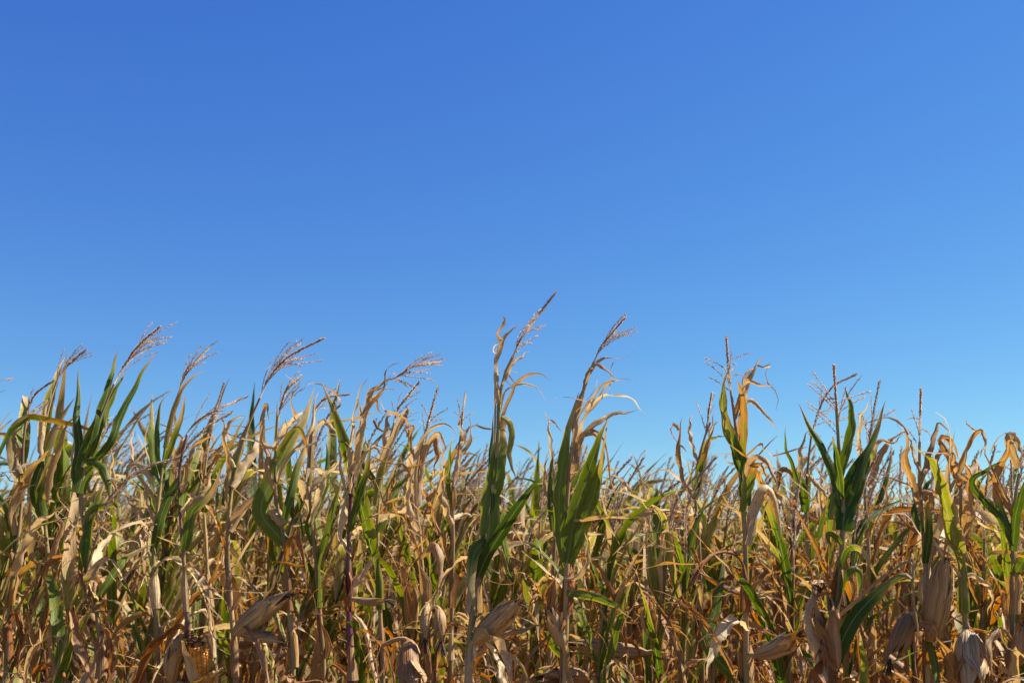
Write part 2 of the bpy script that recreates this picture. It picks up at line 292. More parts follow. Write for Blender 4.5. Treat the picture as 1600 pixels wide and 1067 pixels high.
# ------------------------------------------------------------------ objects
COL = SC.collection
def mesh_obj(name, piece, mat, parent=None, origin=(0, 0, 0), smooth_=True):
    v, q, a, b = piece; me = bpy.data.meshes.new(name); v = v - np.asarray(origin)
    me.vertices.add(len(v)); me.vertices.foreach_set('co', v.astype(np.float32).ravel())
    me.loops.add(len(q) * 4); me.loops.foreach_set('vertex_index', q.astype(np.int32).ravel())
    me.polygons.add(len(q)); me.polygons.foreach_set('loop_start', np.arange(0, len(q) * 4, 4, dtype=np.int32))
    me.polygons.foreach_set('use_smooth', np.full(len(q), smooth_))
    me.attributes.new('lc', 'FLOAT_COLOR', 'POINT').data.foreach_set('color', a.ravel())
    me.attributes.new('luv', 'FLOAT_VECTOR', 'POINT').data.foreach_set('vector', b.astype(np.float32).ravel())
    me.materials.append(mat); me.update(); me.validate()
    o = bpy.data.objects.new(name, me); COL.objects.link(o)
    if parent is not None: o.parent = parent
    return o
def plant_root(loc, label, group):
    e = bpy.data.objects.new('corn_plant', None); COL.objects.link(e); e.location = loc; e.empty_display_size = 0.1
    e['label'] = label; e['category'] = 'corn plant'; e['group'] = group; return e

def stalk_fn(H, lean, sway, rs):
    ph = rs.uniform(0, 6.28); ay = rs.normal(0, 0.03)
    def f(z):
        t = np.clip(z / H, 0, 1.3); return np.array([lean * t ** 2.4 + 0.012 * sin(t * 7 + ph) * t + sway * t, ay * t * t + 0.010 * sin(t * 6 + ph * 2) * t, z])
    return f
def stalk_piece(f, H, zn, k, rs, dry, r0=0.0140):
    zs = np.unique(np.concatenate([[-0.03], np.linspace(0, H, 8), zn, zn + 0.012])) if k > 4 else np.linspace(-0.03, H, 6)
    P = np.stack([f(z) for z in zs]); R = r0 * (1 - 0.72 * np.clip(zs / H, 0, 1) ** 1.3)
    if k > 4: R = R * np.where(np.isin(zs, zn), 1.28, 1.0)
    v, q, a, b = tube(P, R, k, (0, 0, 0)); zz = np.repeat(zs, k); a[:, 0] = np.clip(dry + 0.25 * np.sin(zz * 40), 0, 1); a[:, 1] = rs.choice([0.15, 0.5, 0.95]); return v, q, a, b

def leaf_style(rs, frac, dryness, browns):
    """random leaf habit at relative height frac -> parameters"""
    d_here = dryness + 0.55 * (0.72 - frac); r = rs.rand()
    if r > d_here:                                  # living leaf
        dry = rs.choice([0.0, 0.08, 0.18, 0.32, 0.42]); up = frac > 0.68
        return dict(dry=dry, brown=rs.uniform(0, 0.4), th0=rs.uniform(0.12, 0.36), th1=rs.uniform(0.3, 1.0) if rs.rand() < (0.75 if up else 0.4) else rs.uniform(1.2, 2.6), p=rs.uniform(1.2, 2.4), roll=rs.uniform(0.35, 0.9),
                    twist=rs.normal(0, 0.9), crum=rs.uniform(0, 0.012), wave=rs.uniform(0.002, 0.006), kink=None if rs.rand() < 0.7 else (rs.uniform(0.35, 0.7), rs.uniform(0.5, 1.4)), Wd=rs.uniform(0.035, 0.072), L=rs.uniform(0.35, 0.70))
    brown = np.clip(browns + 0.16 + rs.normal(0, 0.32) + 1.0 * (0.72 - frac), 0, 1)  # lower leaves are naturally browner, deepened here to imitate canopy shade
    if rs.rand() < (0.45 if frac > 0.66 else 0.75):  # collapsed, hanging along the stalk
        return dict(dry=0.95, brown=brown, th0=rs.uniform(0.15, 0.5), th1=rs.uniform(2.55, 3.05), p=rs.uniform(0.14, 0.42), roll=rs.uniform(0.9, 2.6), twist=rs.normal(0, 1.6), crum=rs.uniform(0.006, 0.028), wave=rs.uniform(0.003, 0.010),
                    kink=(rs.uniform(0.06, 0.3), rs.uniform(0.1, 0.5)), Wd=rs.uniform(0.018, 0.062), L=rs.uniform(0.25, 0.60))
    return dict(dry=rs.choice([0.72, 0.95]), brown=brown, th0=rs.uniform(0.10, 0.40), th1=rs.uniform(0.4, 2.2), p=rs.uniform(1.0, 2.2), roll=rs.uniform(0.7, 2.2), twist=rs.normal(0, 1.8), crum=rs.uniform(0.005, 0.024), wave=rs.uniform(0.003, 0.008),
                kink=None if rs.rand() < 0.5 else (rs.uniform(0.3, 0.75), rs.uniform(0.6, 1.8)), Wd=rs.uniform(0.014, 0.055), L=rs.uniform(0.25, 0.60))

def grow(rs, Htop, lean, dryness, browns, lod, wind=0.35, z_lo=0.25, nleaf=11, with_ear=True, with_tassel=True, tl=None):
    """a whole plant at the origin -> dict of part lists"""
    slim = (0.70, 0.70, 0.8)[lod]; tl = tl or rs.uniform(0.24, 0.36); H = Htop - tl * 0.95; f = stalk_fn(H, lean, rs.normal(0, 0.03), rs); az0 = rs.uniform(0, 2 * pi); out = dict(leaf=[])
    zn = np.sort(z_lo + (H - 0.22 - z_lo) * np.linspace(0, 1, nleaf) ** 0.66 + rs.normal(0, 0.015, nleaf)); dryness = np.clip(dryness + rs.normal(0, 0.12), 0.05, 1.2)
    out['stalk'] = stalk_piece(f, H, zn, (8, 6, 3)[lod], rs, rs.uniform(0.3, 1.0))
    for i, z in enumerate(zn):
        fr = z / H; st = leaf_style(rs, fr, dryness, browns); az = az0 + pi * (i % 2) + rs.normal(0, 0.35); topk = 1 - 0.28 * smooth(0.78, 1.0, fr); st['L'] *= topk; st['Wd'] *= slim * (1 - 0.25 * smooth(0.8, 1, fr))
        r = 0.0140 * (1 - 0.72 * fr ** 1.3) * 1.12; sh = rs.uniform(0.10, 0.17)
        out['leaf'].append(leaf(rs, f, z, az, wind=wind * smooth(0.4, 0.9, fr) * rs.uniform(0.4, 1.8), sheath=sh, rad=r, nseg=(26, 15, 7)[lod], cols=(5, 3, 3)[lod], tear=0.12 if lod == 0 else 0, **st))
    if with_tassel:
        e = f(H); d = unit(f(H) - f(H - 0.06)); w = wind * rs.uniform(0.1, 1.5); ax = [f(H - 0.02), e + d * tl * 0.35, e + unit(d + [w * 0.5, 0, 0]) * tl * 0.72, e + unit(d + [w * 0.85, 0, -0.05]) * tl]
        out['tassel'] = tassel(rs, ax, rs.randint(5, 12) if lod < 2 else 2, rs.uniform(0.10, 0.19), rs.uniform(0.25, 0.8), w, lod, th=(1, 1.1, 1.0)[lod])
    if with_ear:
        z = rs.uniform(0.85, 1.22); az = az0 + pi / 2 * rs.choice([-1, 1]) + rs.normal(0, 0.5); a = np.array([cos(az), sin(az), 0]); th = rs.choice([0.35, 0.6, 1.6, 2.5]) + rs.normal(0, 0.15)
        b = f(z) + a * 0.035; out['ear'] = ear(rs, b, b + (a * sin(th) + np.array([0, 0, cos(th)])) * rs.uniform(0.19, 0.25), rs.uniform(0.019, 0.026), brown=browns * 0.6 + rs.uniform(-0.1, 0.2), lod=lod, open_=rs.choice([0, 0.3, 0.8]), nh=(7, 5, 4)[lod], root_pt=f(z - 0.02))
    return out

# ------------------------------------------------------------------ the setting: soil sheet
def ground():
    xs = np.concatenate([-np.geomspace(400, 8, 12), np.linspace(-7, 7, 57), np.geomspace(8, 400, 12)]); ys = np.concatenate([-np.geomspace(200, 3, 8), np.linspace(-2, 12, 57), np.geomspace(13, 900, 14)])
    X, Yg = np.meshgrid(xs, ys, indexing='ij'); Z = 0.018 * np.sin(X * 3.1 + Yg * 1.7) * np.sin(Yg * 2.3 - X * 0.8) + 0.02 * np.cos((Yg - 2.9) / 0.76 * 2 * pi) * (Yg > 2.2) * (Yg < 13) + RS.normal(0, 0.008, X.shape)
    Z = Z * (np.abs(X) < 9) * (Yg < 14) - 0.02
    V = np.stack([X, Yg, Z], -1).reshape(-1, 3); n, m = X.shape
    q = grid_quads(n, m); o = mesh_obj('ground', (V, q[:, ::-1], attr(len(V), RS.rand(len(V)), 0.6, 0.5), np.zeros((len(V), 3), np.float32)), M_SOIL)
    o['kind'] = 'structure'; o['label'] = 'bare brown soil of the field under the corn'
ground()

# ------------------------------------------------------------------ plants one can recognise one by one
HEROES = []
def blade(rs, pts, w, dry, brown, Y, stalk=None, face=None, roll=None, dep=None, twist=None, wave=None, tone=None, lit=False):
    pts = np.array(pts, float).reshape(-1, 2); n = len(pts); dep = rs.uniform(-0.13, 0.13) if dep is None else dep
    ex = np.linspace(0, 1, n) ** 1.2; P = np.stack([at(x, y, Y - 0.012 + dep * e) for (x, y), e in zip(pts, ex)])
    if stalk is not None:                           # begin at the stalk, a little below where the blade comes free
        k0 = stalk(P[0][2] - 0.05); gap = abs(P[0][0] - k0[0])
        if gap > 0.012: P = np.vstack([[stalk(P[0][2] - 0.06 - 0.5 * min(gap, 0.2))], P])
    C = resample(P, 24); s = np.linspace(0, 1, 24); d = float(dry) > 0.6
    amp = 0.0035 if d else 0.0015; C = C + amp * np.stack([np.sin(s * rs.uniform(15, 30) + rs.rand() * 6), np.sin(s * rs.uniform(12, 25) + rs.rand() * 6), np.sin(s * rs.uniform(15, 30) + rs.rand() * 6)], 1) * s[:, None]
    T = unit(np.gradient(C, axis=0)); view = unit(C - np.array([0, 0, CAM_Z])); S0 = unit(np.cross(view, T)); N0 = np.cross(T, S0)
    if lit:                                         # blade spread to the sun
        sd = np.array([sin(SUN_AZ) * cos(SUN_EL), cos(SUN_AZ) * cos(SUN_EL), sin(SUN_EL)]); N0 = unit(sd - T * (T @ sd)[:, None] + np.array([0, -0.25, 0.05])); S0 = unit(np.cross(N0, T)); N0 = np.cross(T, S0)
    face = rs.uniform(-0.55, 0.55) if face is None else face; twist = rs.normal(0, 0.5 if not d else 0.9) if twist is None else twist
    S, Nn = spin(S0, N0, face + twist * (s - 0.3) + (0.25 * np.sin(s * 11 + rs.rand() * 6) if d else 0))
    W_ = w * Y / F; roll = (rs.uniform(0.9, 1.7) if d else rs.uniform(0.4, 0.8)) if roll is None else roll
    wid = W_ / 2 * 0.84 * (0.78 + 0.22 * smooth(0, 0.2, s)) * np.maximum(0.03, 1 - np.clip((s - 0.42) / 0.58, 0, 1) ** 1.5)
    return sheet(C, T, S, Nn, wid * (1 + 0.12 * roll ** 2), roll * np.ones(24), 7, dry, brown, tone if tone is not None else (rs.uniform(0.15, 1) if d else rs.rand() * 0.7), rs, wave if wave is not None else (W_ * 0.09 if d else W_ * 0.05), rs.uniform(3, 6), tip=0.5, tear=0.14 if d else 0.05)

def hero(label, Y, stalk_px, tas=None, leaves=(), ears=(), low=6, ups=0, seed=0, sdry=0.7, spur=0.5, r0=0.0125, group='tall corn plants along the edge of the field', zhi=None):
    rs = np.random.RandomState(100 + len(HEROES) + seed * 37)
    pp = np.array(stalk_px, float).reshape(-1, 2); P = [at(x, y, Y) for x, y in pp]; bx = P[0][0] - 0.25 * (P[1][0] - P[0][0]); base = np.array([bx, Y, 0.0])
    P = np.array([base + [0, 0, -0.03], base + (P[0] - base) * 0.5] + P); C = resample(P, 40); zs = np.maximum.accumulate(C[:, 2] + np.arange(40) * 1e-6)
    f = lambda z: np.array([np.interp(z, zs, C[:, 0]), np.interp(z, zs, C[:, 1]), z]); ztop = zs[-1]
    root = plant_root(tuple(base), label, group); HEROES.append((base[0], Y, label, root))
    s = np.linspace(0, 1, 40); R = r0 * (1 - 0.74 * s ** 1.2); node = (np.arange(40) % 4) == 0; R = R * np.where(node, 1.22, 1.0)
    v, q, a, b = tube(C, R, 10, (0, 0, 0)); a[:, 0] = np.clip(sdry + 0.3 * np.repeat(np.sin(s * 40), 10), 0, 1); a[:, 1] = spur
    mesh_obj('stalk', (v, q, a, b), M_STALK, root, base)
    for lf in leaves:
        w, dry, brown, pts = lf[:4]; kw = lf[4] if len(lf) > 4 else {}
        bl = blade(rs, pts, w, dry, brown, Y, stalk=f, **kw); q0 = bl[0].reshape(24, 7, 3)
        if dry > 0.6: bl = join([bl] + [strip(rs, q0[j, rs.choice([0, 3, 6])], unit(q0[j, 3] - q0[j - 1, 3]), brown, rs.rand()) for j in rs.randint(5, 20, rs.randint(0, 2))])
        mesh_obj('leaf', bl, M_LEAF, root, base)
    zc = zhi or at(0, 900, Y)[2]; zn = np.linspace(0.3, zc - 0.1, low) if low else []
    az0 = rs.uniform(0, 6.28)
    for i, z in enumerate(zn):
        st = leaf_style(rs, z / ztop, 0.85, 0.35); st['Wd'] *= 0.9; mesh_obj('leaf', leaf(rs, f, z, az0 + pi * (i % 2) + rs.normal(0, 0.3), rad=r0 * 1.02, nseg=18, cols=5, sheath=0.13, tear=0.1, **st), M_LEAF, root, base)
    for i in range(ups):
        z = zc + (ztop - 0.12 - zc) * (i + 0.6) / ups; st = leaf_style(rs, 0.8, 0.6, 0.15); st['L'] *= 0.7; st['Wd'] *= 0.7
        mesh_obj('leaf', leaf(rs, f, z, az0 + pi * (i % 2) + rs.normal(0, 0.5), rad=r0 * 0.6, nseg=18, cols=5, sheath=0.10, wind=0.4, tear=0.08, **st), M_LEAF, root, base)
    if tas:
        pts, nb, bl, sp, wd = tas; tp = np.array(pts, float).reshape(-1, 2); ax = [at(x, y, Y + 0.03 * i * rs.normal()) for i, (x, y) in enumerate(tp)]
        ps = tassel(rs, ax, nb, bl, sp, wd, 0); t = mesh_obj('tassel', ps[0], M_TASSEL, root, base)
        for b_ in ps[1:]: mesh_obj('tassel_branch', b_, M_TASSEL, t, base).matrix_parent_inverse.identity()
    for e in ears:
        x0, y0, x1, y1, w = e[:5]; kw = e[5] if len(e) > 5 else {}; dep = kw.pop('dep', -0.03)
        b0, t0 = at(x0, y0, Y - 0.02), at(x1, y1, Y - 0.02 + dep); R = w * Y / F / 2 * 0.68
        hs, sh, sil, kern = ear(rs, b0, t0, R, nh=9, root_pt=f(b0[2] - 0.02), **kw); e_ = mesh_obj('ear', sh, M_STALK, root, base)
        for h in hs: mesh_obj('husk_leaf', h, M_HUSK, e_, base)
        mesh_obj('silk', sil, M_SILK, e_, base)
        if kern is not None: k = mesh_obj('kernels', kern, M_KERNEL, e_, base); k['kind'] = 'stuff'; k['label'] = 'bare orange kernels where the husk is torn open'
    return root

G_ = 0.05
# middle
hero('tallest corn plant, its tassel rising highest of all, broad green folded leaves below', 2.9,
     (733, 1067, 738, 970, 752, 870, 768, 780, 778, 690, 779, 640, 787, 590, 802, 556),
     ((800, 560, 815, 528, 840, 494, 868, 457), 9, 0.13, 0.55, 0.55),
     [(13, 0.62, 0.35, (780, 630, 776, 585, 783, 540, 800, 515, 818, 506), dict(face=0.5, roll=1.0)),
      (5, 0.75, 0.1, (773, 690, 774, 610, 777, 560, 787, 522, 808, 506)),
      (9, 0.8, 0.2, (785, 600, 800, 570, 816, 556, 827, 549)),
      (8, 0.95, 0.3, (789, 640, 806, 600, 822, 586, 840, 585, 862, 594)),
      (6, 0.9, 0.05, (790, 612, 806, 602, 832, 602, 846, 613, 851, 626)),
      (32, 0.08, 0.2, (776, 745, 780, 700, 787, 664, 796, 660, 799, 676), dict(face=-0.2, roll=0.45, dep=0.04, tone=0.8)),
      (38, 0.10, 0.2, (763, 838, 766, 780, 774, 712, 780, 706, 786, 724), dict(face=-0.3, roll=0.45, dep=0.03, tone=1.0)),
      (13, 0.40, 0.2, (784, 650, 797, 660, 800, 684, 796, 712, 806, 748)),
      (26, 0.02, 0.2, (752, 888, 775, 845, 806, 797, 828, 766, 852, 742), dict(face=0.35, roll=0.6)),
      (14, 0.36, 0.3, (806, 795, 816, 788, 818, 820, 820, 862)),
      (22, 0.03, 0.2, (758, 850, 744, 858, 737, 880, 737, 925, 744, 962), dict(face=0.2, dep=-0.08)),
      (9, 0.2, 0.1, (770, 790, 766, 740, 768, 690, 773, 640)),
      (28, 0.95, 0.05, (742, 1000, 760, 1004, 774, 1030, 788, 1072, 794, 1110), dict(face=0.0, roll=0.8, dep=-0.12, lit=True, tone=1.0, twist=0.2)),
      (18, 0.95, 0.45, (738, 1030, 770, 1000, 812, 985, 850, 972))],
     [(742, 1003, 810, 937, 46, dict(open_=0.25, brown=0.02, dep=-0.06))], spur=1.0, sdry=0.5, r0=0.016)
hero('second tallest corn plant, dry arching top above a fan of dark green leaves', 2.95,
     (882, 1067, 884, 960, 886, 880, 886, 780, 894, 700, 905, 640, 918, 590, 928, 566),
     ((926, 570, 938, 545, 956, 521, 976, 497), 10, 0.13, 0.5, 0.65),
     [(24, 0.06, 0.2, (880, 872, 873, 800, 878, 730, 888, 670, 905, 612), dict(face=-0.25, roll=0.5, wave=0.006, tone=0.9)),
      (30, 0.03, 0.2, (886, 880, 900, 800, 922, 730, 938, 680, 950, 650), dict(face=0.2, roll=0.45, tone=0.55)),
      (32, 0.02, 0.2, (888, 878, 908, 825, 928, 770, 941, 715, 944, 690), dict(face=0.3, roll=0.4)),
      (9, 0.12, 0.1, (930, 770, 938, 730, 944, 690, 952, 650)),
      (14, 0.33, 0.2, (898, 782, 913, 772, 930, 785, 946, 812, 968, 850), dict(face=0.4)),
      (17, 0.93, 0.05, (898, 690, 915, 646, 935, 625, 958, 618, 985, 624, 1011, 648), dict(face=0.0, roll=0.8, lit=True, tone=0.9, twist=0.3)),
      (6, 0.9, 0.1, (905, 650, 926, 621, 944, 600, 965, 593, 993, 595)),
      (10, 0.95, 0.35, (920, 580, 929, 569, 940, 572, 952, 581, 964, 592)),
      (9, 0.95, 0.3, (922, 578, 940, 562, 950, 557, 969, 561)),
      (13, 0.95, 0.15, (912, 680, 935, 660, 955, 648, 978, 645, 1002, 641)),
      (18, 0.95, 0.55, (898, 720, 905, 690, 918, 676, 930, 684, 926, 715), dict(roll=1.6)),
      (15, 0.9, 0.2, (892, 720, 897, 670, 906, 620, 926, 570)),
      (18, 0.94, 0.12, (886, 818, 930, 812, 980, 808, 1030, 803, 1085, 789), dict(face=0.0, roll=0.9, lit=True, twist=0.3)),
      (11, 0.95, 0.2, (884, 905, 905, 898, 918, 870, 914, 820)),
      (16, 0.30, 0.5, (886, 926, 920, 930, 955, 942, 988, 966)),
      (20, 0.25, 0.4, (880, 985, 862, 985, 866, 1010, 890, 1038))],
     [(880, 1010, 858, 955, 30, dict(open_=0.8, brown=0.15))], spur=0.3, sdry=0.75, r0=0.0145)
hero('dry corn plant with pale pinkish stalk just left of the dark green leaf fan', 3.25,
     (858, 1067, 862, 960, 866, 860, 868, 800, 872, 740, 880, 690), None,
     [(12, 0.95, 0.3, (866, 800, 856, 780, 850, 740, 856, 715)), (10, 0.9, 0.1, (869, 770, 862, 720, 858, 670, 852, 640)), (12, 0.05, 0.1, (864, 830, 860, 780, 862, 730, 866, 700))], low=7, spur=0.9, sdry=0.8)
# right
hero('corn plant with one pale-edged green leaf hugging an upright tassel and torn dry top', 2.95,
     (1166, 1067, 1166, 960, 1165, 860, 1160, 780, 1153, 700, 1146, 640, 1142, 612),
     ((1145, 630, 1140, 595, 1137, 560, 1135, 527), 8, 0.11, 1.0, 0.1),
     [(27, 0.02, 0.05, (1164, 790, 1160, 740, 1145, 695, 1131, 655, 1129, 605, 1142, 573), dict(face=-0.5, roll=0.9, wave=0.006)),
      (22, 0.85, 0.2, (1162, 745, 1157, 690, 1158, 640, 1165, 606, 1178, 576, 1190, 563), dict(roll=1.3)),
      (9, 0.95, 0.4, (1160, 620, 1165, 590, 1180, 571, 1197, 556)),
      (9, 0.95, 0.3, (1160, 610, 1172, 596, 1190, 602, 1212, 605)),
      (13, 0.93, 0.35, (1158, 650, 1166, 628, 1180, 630, 1198, 648, 1213, 673)),
      (16, 0.55, 0.3, (1160, 710, 1162, 660, 1160, 620, 1150, 590)),
      (16, 0.9, 0.6, (1164, 790, 1170, 730, 1188, 715, 1206, 735, 1215, 770)),
      (20, 0.4, 0.3, (1160, 800, 1172, 755, 1180, 730, 1195, 722)),
      (24, 0.94, 0.25, (1166, 850, 1176, 800, 1196, 760, 1215, 790, 1220, 850)),
      (22, 0.02, 0.1, (1106, 1010, 1116, 960, 1128, 905, 1134, 860), dict(face=0.3)),
      (26, 0.95, 0.0, (1166, 985, 1150, 968, 1128, 985, 1112, 1020, 1101, 1062), dict(face=0.0, roll=0.7, dep=-0.12, lit=True, tone=1.0, twist=0.2))],
     [(1180, 1024, 1250, 990, 36, dict(open_=0.4, brown=0.0, dep=-0.06))], spur=0.4, r0=0.0145)
hero('thin green leaning corn plant just left of the pale-edged leaf', 3.3,
     (1098, 1067, 1095, 940, 1092, 840, 1086, 760, 1096, 700, 1110, 660),
     ((1100, 690, 1106, 660, 1108, 640, 1112, 615), 5, 0.10, 0.7, 0.2),
     [(16, 0.25, 0.2, (1086, 780, 1096, 730, 1108, 690, 1120, 655)), (10, 0.8, 0.4, (1098, 740, 1108, 690, 1114, 660, 1118, 640)), (9, 0.95, 0.2, (1090, 720, 1080, 690, 1078, 660, 1083, 645)),
      (8, 0.5, 0.2, (1105, 690, 1120, 683, 1136, 680)), (12, 0.95, 0.3, (1090, 780, 1066, 750, 1060, 700, 1066, 650)), (15, 0.95, 0.4, (1090, 800, 1075, 830, 1072, 880))], low=7)
hero('dark green upright corn plant with wide open tassel and big bent leaf at its foot', 2.75,
     (1298, 1080, 1302, 990, 1312, 900, 1317, 830, 1317, 775, 1312, 720, 1309, 670, 1307, 640),
     ((1310, 700, 1309, 660, 1306, 620, 1303, 572), 14, 0.15, 1.25, 0.12),
     [(40, 0.0, 0.1, (1316, 828, 1322, 790, 1338, 745, 1354, 710, 1362, 704, 1367, 722), dict(face=-0.1, roll=0.4, tone=0.0, dep=0.05)),
      (17, 0.03, 0.1, (1336, 765, 1352, 715, 1368, 678, 1384, 624), dict(face=0.3, roll=0.9, tone=0.2)),
      (20, 0.03, 0.1, (1312, 745, 1322, 710, 1332, 665, 1330, 635, 1320, 603), dict(face=0.4, roll=0.9)),
      (17, 0.06, 0.1, (1312, 790, 1302, 740, 1285, 700, 1266, 668, 1247, 630), dict(face=0.3, roll=1.0)),
      (16, 0.25, 0.2, (1314, 780, 1310, 740, 1304, 700, 1302, 680)),
      (18, 0.38, 0.3, (1312, 770, 1300, 780, 1295, 820, 1298, 850), dict(face=0.2)),
      (14, 0.03, 0.1, (1320, 870, 1333, 855, 1350, 865, 1372, 905), dict(face=0.5)),
      (15, 0.2, 0.2, (1320, 900, 1340, 890, 1344, 915, 1342, 960)),
      (12, 0.06, 0.1, (1316, 850, 1304, 838, 1294, 836, 1300, 858)),
      (30, 0.0, 0.1, (1312, 1010, 1335, 965, 1372, 925, 1404, 900, 1424, 902, 1428, 925), dict(face=-0.2, roll=0.5, dep=-0.05, tone=0.0)),
      (8, 0.7, 0.0, (1415, 876, 1427, 915, 1432, 970, 1431, 1020, 1437, 1072)),
      (26, 0.95, 0.12, (1298, 1060, 1270, 1000, 1268, 940, 1282, 900), dict(roll=1.0, face=0.2)),
      (16, 0.30, 0.3, (1345, 1080, 1350, 1040, 1346, 1005, 1342, 985))],
     [(1306, 1045, 1280, 915, 42, dict(open_=0.5, brown=0.35, dep=0.02))], spur=0.35, sdry=0.35, r0=0.016)  # extra brown in this husk stands in for the shade on the ear
hero('corn plant with brown tassel bent to one side just behind the open upright tassel', 3.4,
     (1268, 1067, 1266, 950, 1262, 850, 1260, 780, 1263, 720, 1268, 680),
     ((1266, 690, 1280, 640, 1300, 605, 1337, 585), 6, 0.12, 0.8, 0.5),
     [(9, 0.1, 0.1, (1250, 770, 1240, 730, 1228, 700, 1227, 665)), (14, 0.95, 0.05, (1262, 780, 1250, 740, 1252, 700, 1264, 672), dict(roll=1.4)), (18, 0.05, 0.1, (1258, 800, 1255, 770, 1250, 745, 1244, 735)),
      (14, 0.95, 0.5, (1262, 770, 1235, 735, 1218, 740, 1212, 790)), (12, 0.92, 0.2, (1262, 740, 1285, 765, 1300, 780))], low=7)
hero('corn plant with straight grey tassel behind the broad dark green leaf', 3.4,
     (1368, 1067, 1362, 950, 1357, 860, 1352, 790, 1352, 730, 1358, 690),
     ((1354, 720, 1360, 680, 1366, 640, 1374, 597), 9, 0.12, 0.9, 0.2),
     [(12, 0.9, 0.15, (1350, 730, 1340, 690, 1346, 650, 1358, 628)), (10, 0.95, 0.4, (1356, 740, 1372, 690, 1392, 692, 1412, 680)), (17, 0.92, 0.3, (1356, 760, 1372, 720, 1386, 690, 1412, 676)),
      (10, 0.15, 0.2, (1368, 800, 1385, 750, 1392, 715, 1393, 690)), (12, 0.08, 0.1, (1370, 890, 1400, 850, 1440, 800, 1470, 770))], low=7)
hero('corn plant with thin bare upright tassel and grey ear husk hanging from its stalk', 2.85,
     (1452, 1080, 1450, 980, 1446, 880, 1440, 800, 1437, 740, 1437, 690),
     ((1437, 720, 1437, 680, 1438, 645, 1439, 608), 4, 0.10, 1.3, 0.2),
     [(18, 0.95, 0.45, (1438, 800, 1422, 750, 1412, 712, 1418, 680, 1400, 676), dict(roll=1.3)),
      (13, 0.95, 0.5, (1437, 760, 1450, 720, 1458, 690, 1467, 662, 1484, 676)),
      (9, 0.9, 0.05, (1437, 735, 1425, 700, 1417, 670)), (12, 0.92, 0.35, (1444, 740, 1462, 720, 1476, 700, 1472, 680)),
      (13, 0.1, 0.1, (1440, 830, 1428, 800, 1440, 770, 1470, 730)), (22, 0.95, 0.7, (1440, 780, 1450, 770, 1452, 800, 1455, 830), dict(face=0.0)),
      (15, 0.02, 0.1, (1446, 880, 1452, 830, 1450, 790, 1462, 775), dict(tone=0.1)), (16, 0.06, 0.1, (1452, 1000, 1462, 1040, 1466, 1090))],
     [(1455, 1000, 1478, 872, 52, dict(open_=0.15, brown=0.0, dep=-0.05)), (1420, 960, 1388, 1035, 42, dict(brown=0.35))], spur=0.4, sdry=0.6, r0=0.015)
hero('ragged brown topped corn plant with one whitish leaf catching the sun', 2.85,
     (1512, 1080, 1508, 980, 1504, 880, 1502, 800, 1500, 750, 1498, 725), None,
     [(24, 1.0, 0.0, (1462, 852, 1478, 833, 1500, 812, 1522, 800), dict(face=0.0, roll=0.5, twist=0.1, dep=0.24, lit=True, tone=1.0)),
      (8, 0.9, 0.05, (1478, 800, 1488, 760, 1500, 740, 1512, 700, 1524, 676, 1534, 674)), (9, 0.95, 0.4, (1520, 682, 1534, 674, 1539, 695, 1528, 718)),
      (5, 0.9, 0.15, (1523, 680, 1514, 665, 1505, 652)), (16, 0.95, 0.65, (1500, 760, 1486, 720, 1470, 690, 1480, 684, 1502, 720), dict(roll=0.9)),
      (26, 0.95, 0.35, (1502, 860, 1498, 810, 1502, 770, 1512, 735), dict(roll=1.5, face=0.1)), (22, 0.95, 0.55, (1506, 850, 1514, 800, 1518, 760, 1508, 720), dict(roll=1.5)),
      (14, 0.95, 0.2, (1500, 760, 1518, 735, 1526, 720, 1528, 760)), (12, 0.95, 0.45, (1500, 740, 1520, 760, 1545, 785, 1560, 800)), (16, 0.95, 0.6, (1504, 760, 1496, 740, 1490, 720, 1488, 700)),
      (13, 0.95, 0.3, (1508, 900, 1530, 905, 1548, 925, 1545, 960))],
     [(1512, 985, 1520, 1085, 60, dict(open_=0.4, brown=0.1, dep=-0.08))], spur=0.2, sdry=0.9, r0=0.0145)
hero('corn plant at the frame edge with dark purple stalk and folded straw leaf tip', 2.8,
     (1578, 1080, 1582, 980, 1584, 900, 1582, 840, 1586, 780, 1592, 740), ((1590, 760, 1596, 735, 1598, 715, 1604, 690), 8, 0.09, 1.0, 0.2),
     [(16, 0.95, 0.6, (1556, 750, 1568, 720, 1577, 692, 1582, 680), dict(roll=1.0)), (20, 0.9, 0.02, (1577, 690, 1583, 680, 1592, 695, 1606, 722), dict(roll=0.5, face=0.1)),
      (20, 0.03, 0.1, (1582, 860, 1588, 800, 1600, 760, 1618, 725)), (13, 0.05, 0.1, (1520, 760, 1540, 735, 1556, 726, 1572, 718)), (18, 0.2, 0.2, (1580, 830, 1566, 800, 1556, 770, 1552, 735)),
      (11, 0.95, 0.5, (1556, 760, 1550, 735, 1554, 725)), (18, 0.04, 0.1, (1584, 850, 1565, 810, 1540, 780, 1532, 800)), (20, 0.1, 0.1, (1584, 900, 1606, 870, 1625, 880)),
      (18, 0.95, 0.4, (1580, 1000, 1560, 985, 1548, 1010, 1552, 1060))],
     [(1585, 1040, 1600, 975, 36, dict(brown=0.4))], spur=1.0, sdry=0.45, r0=0.0145)
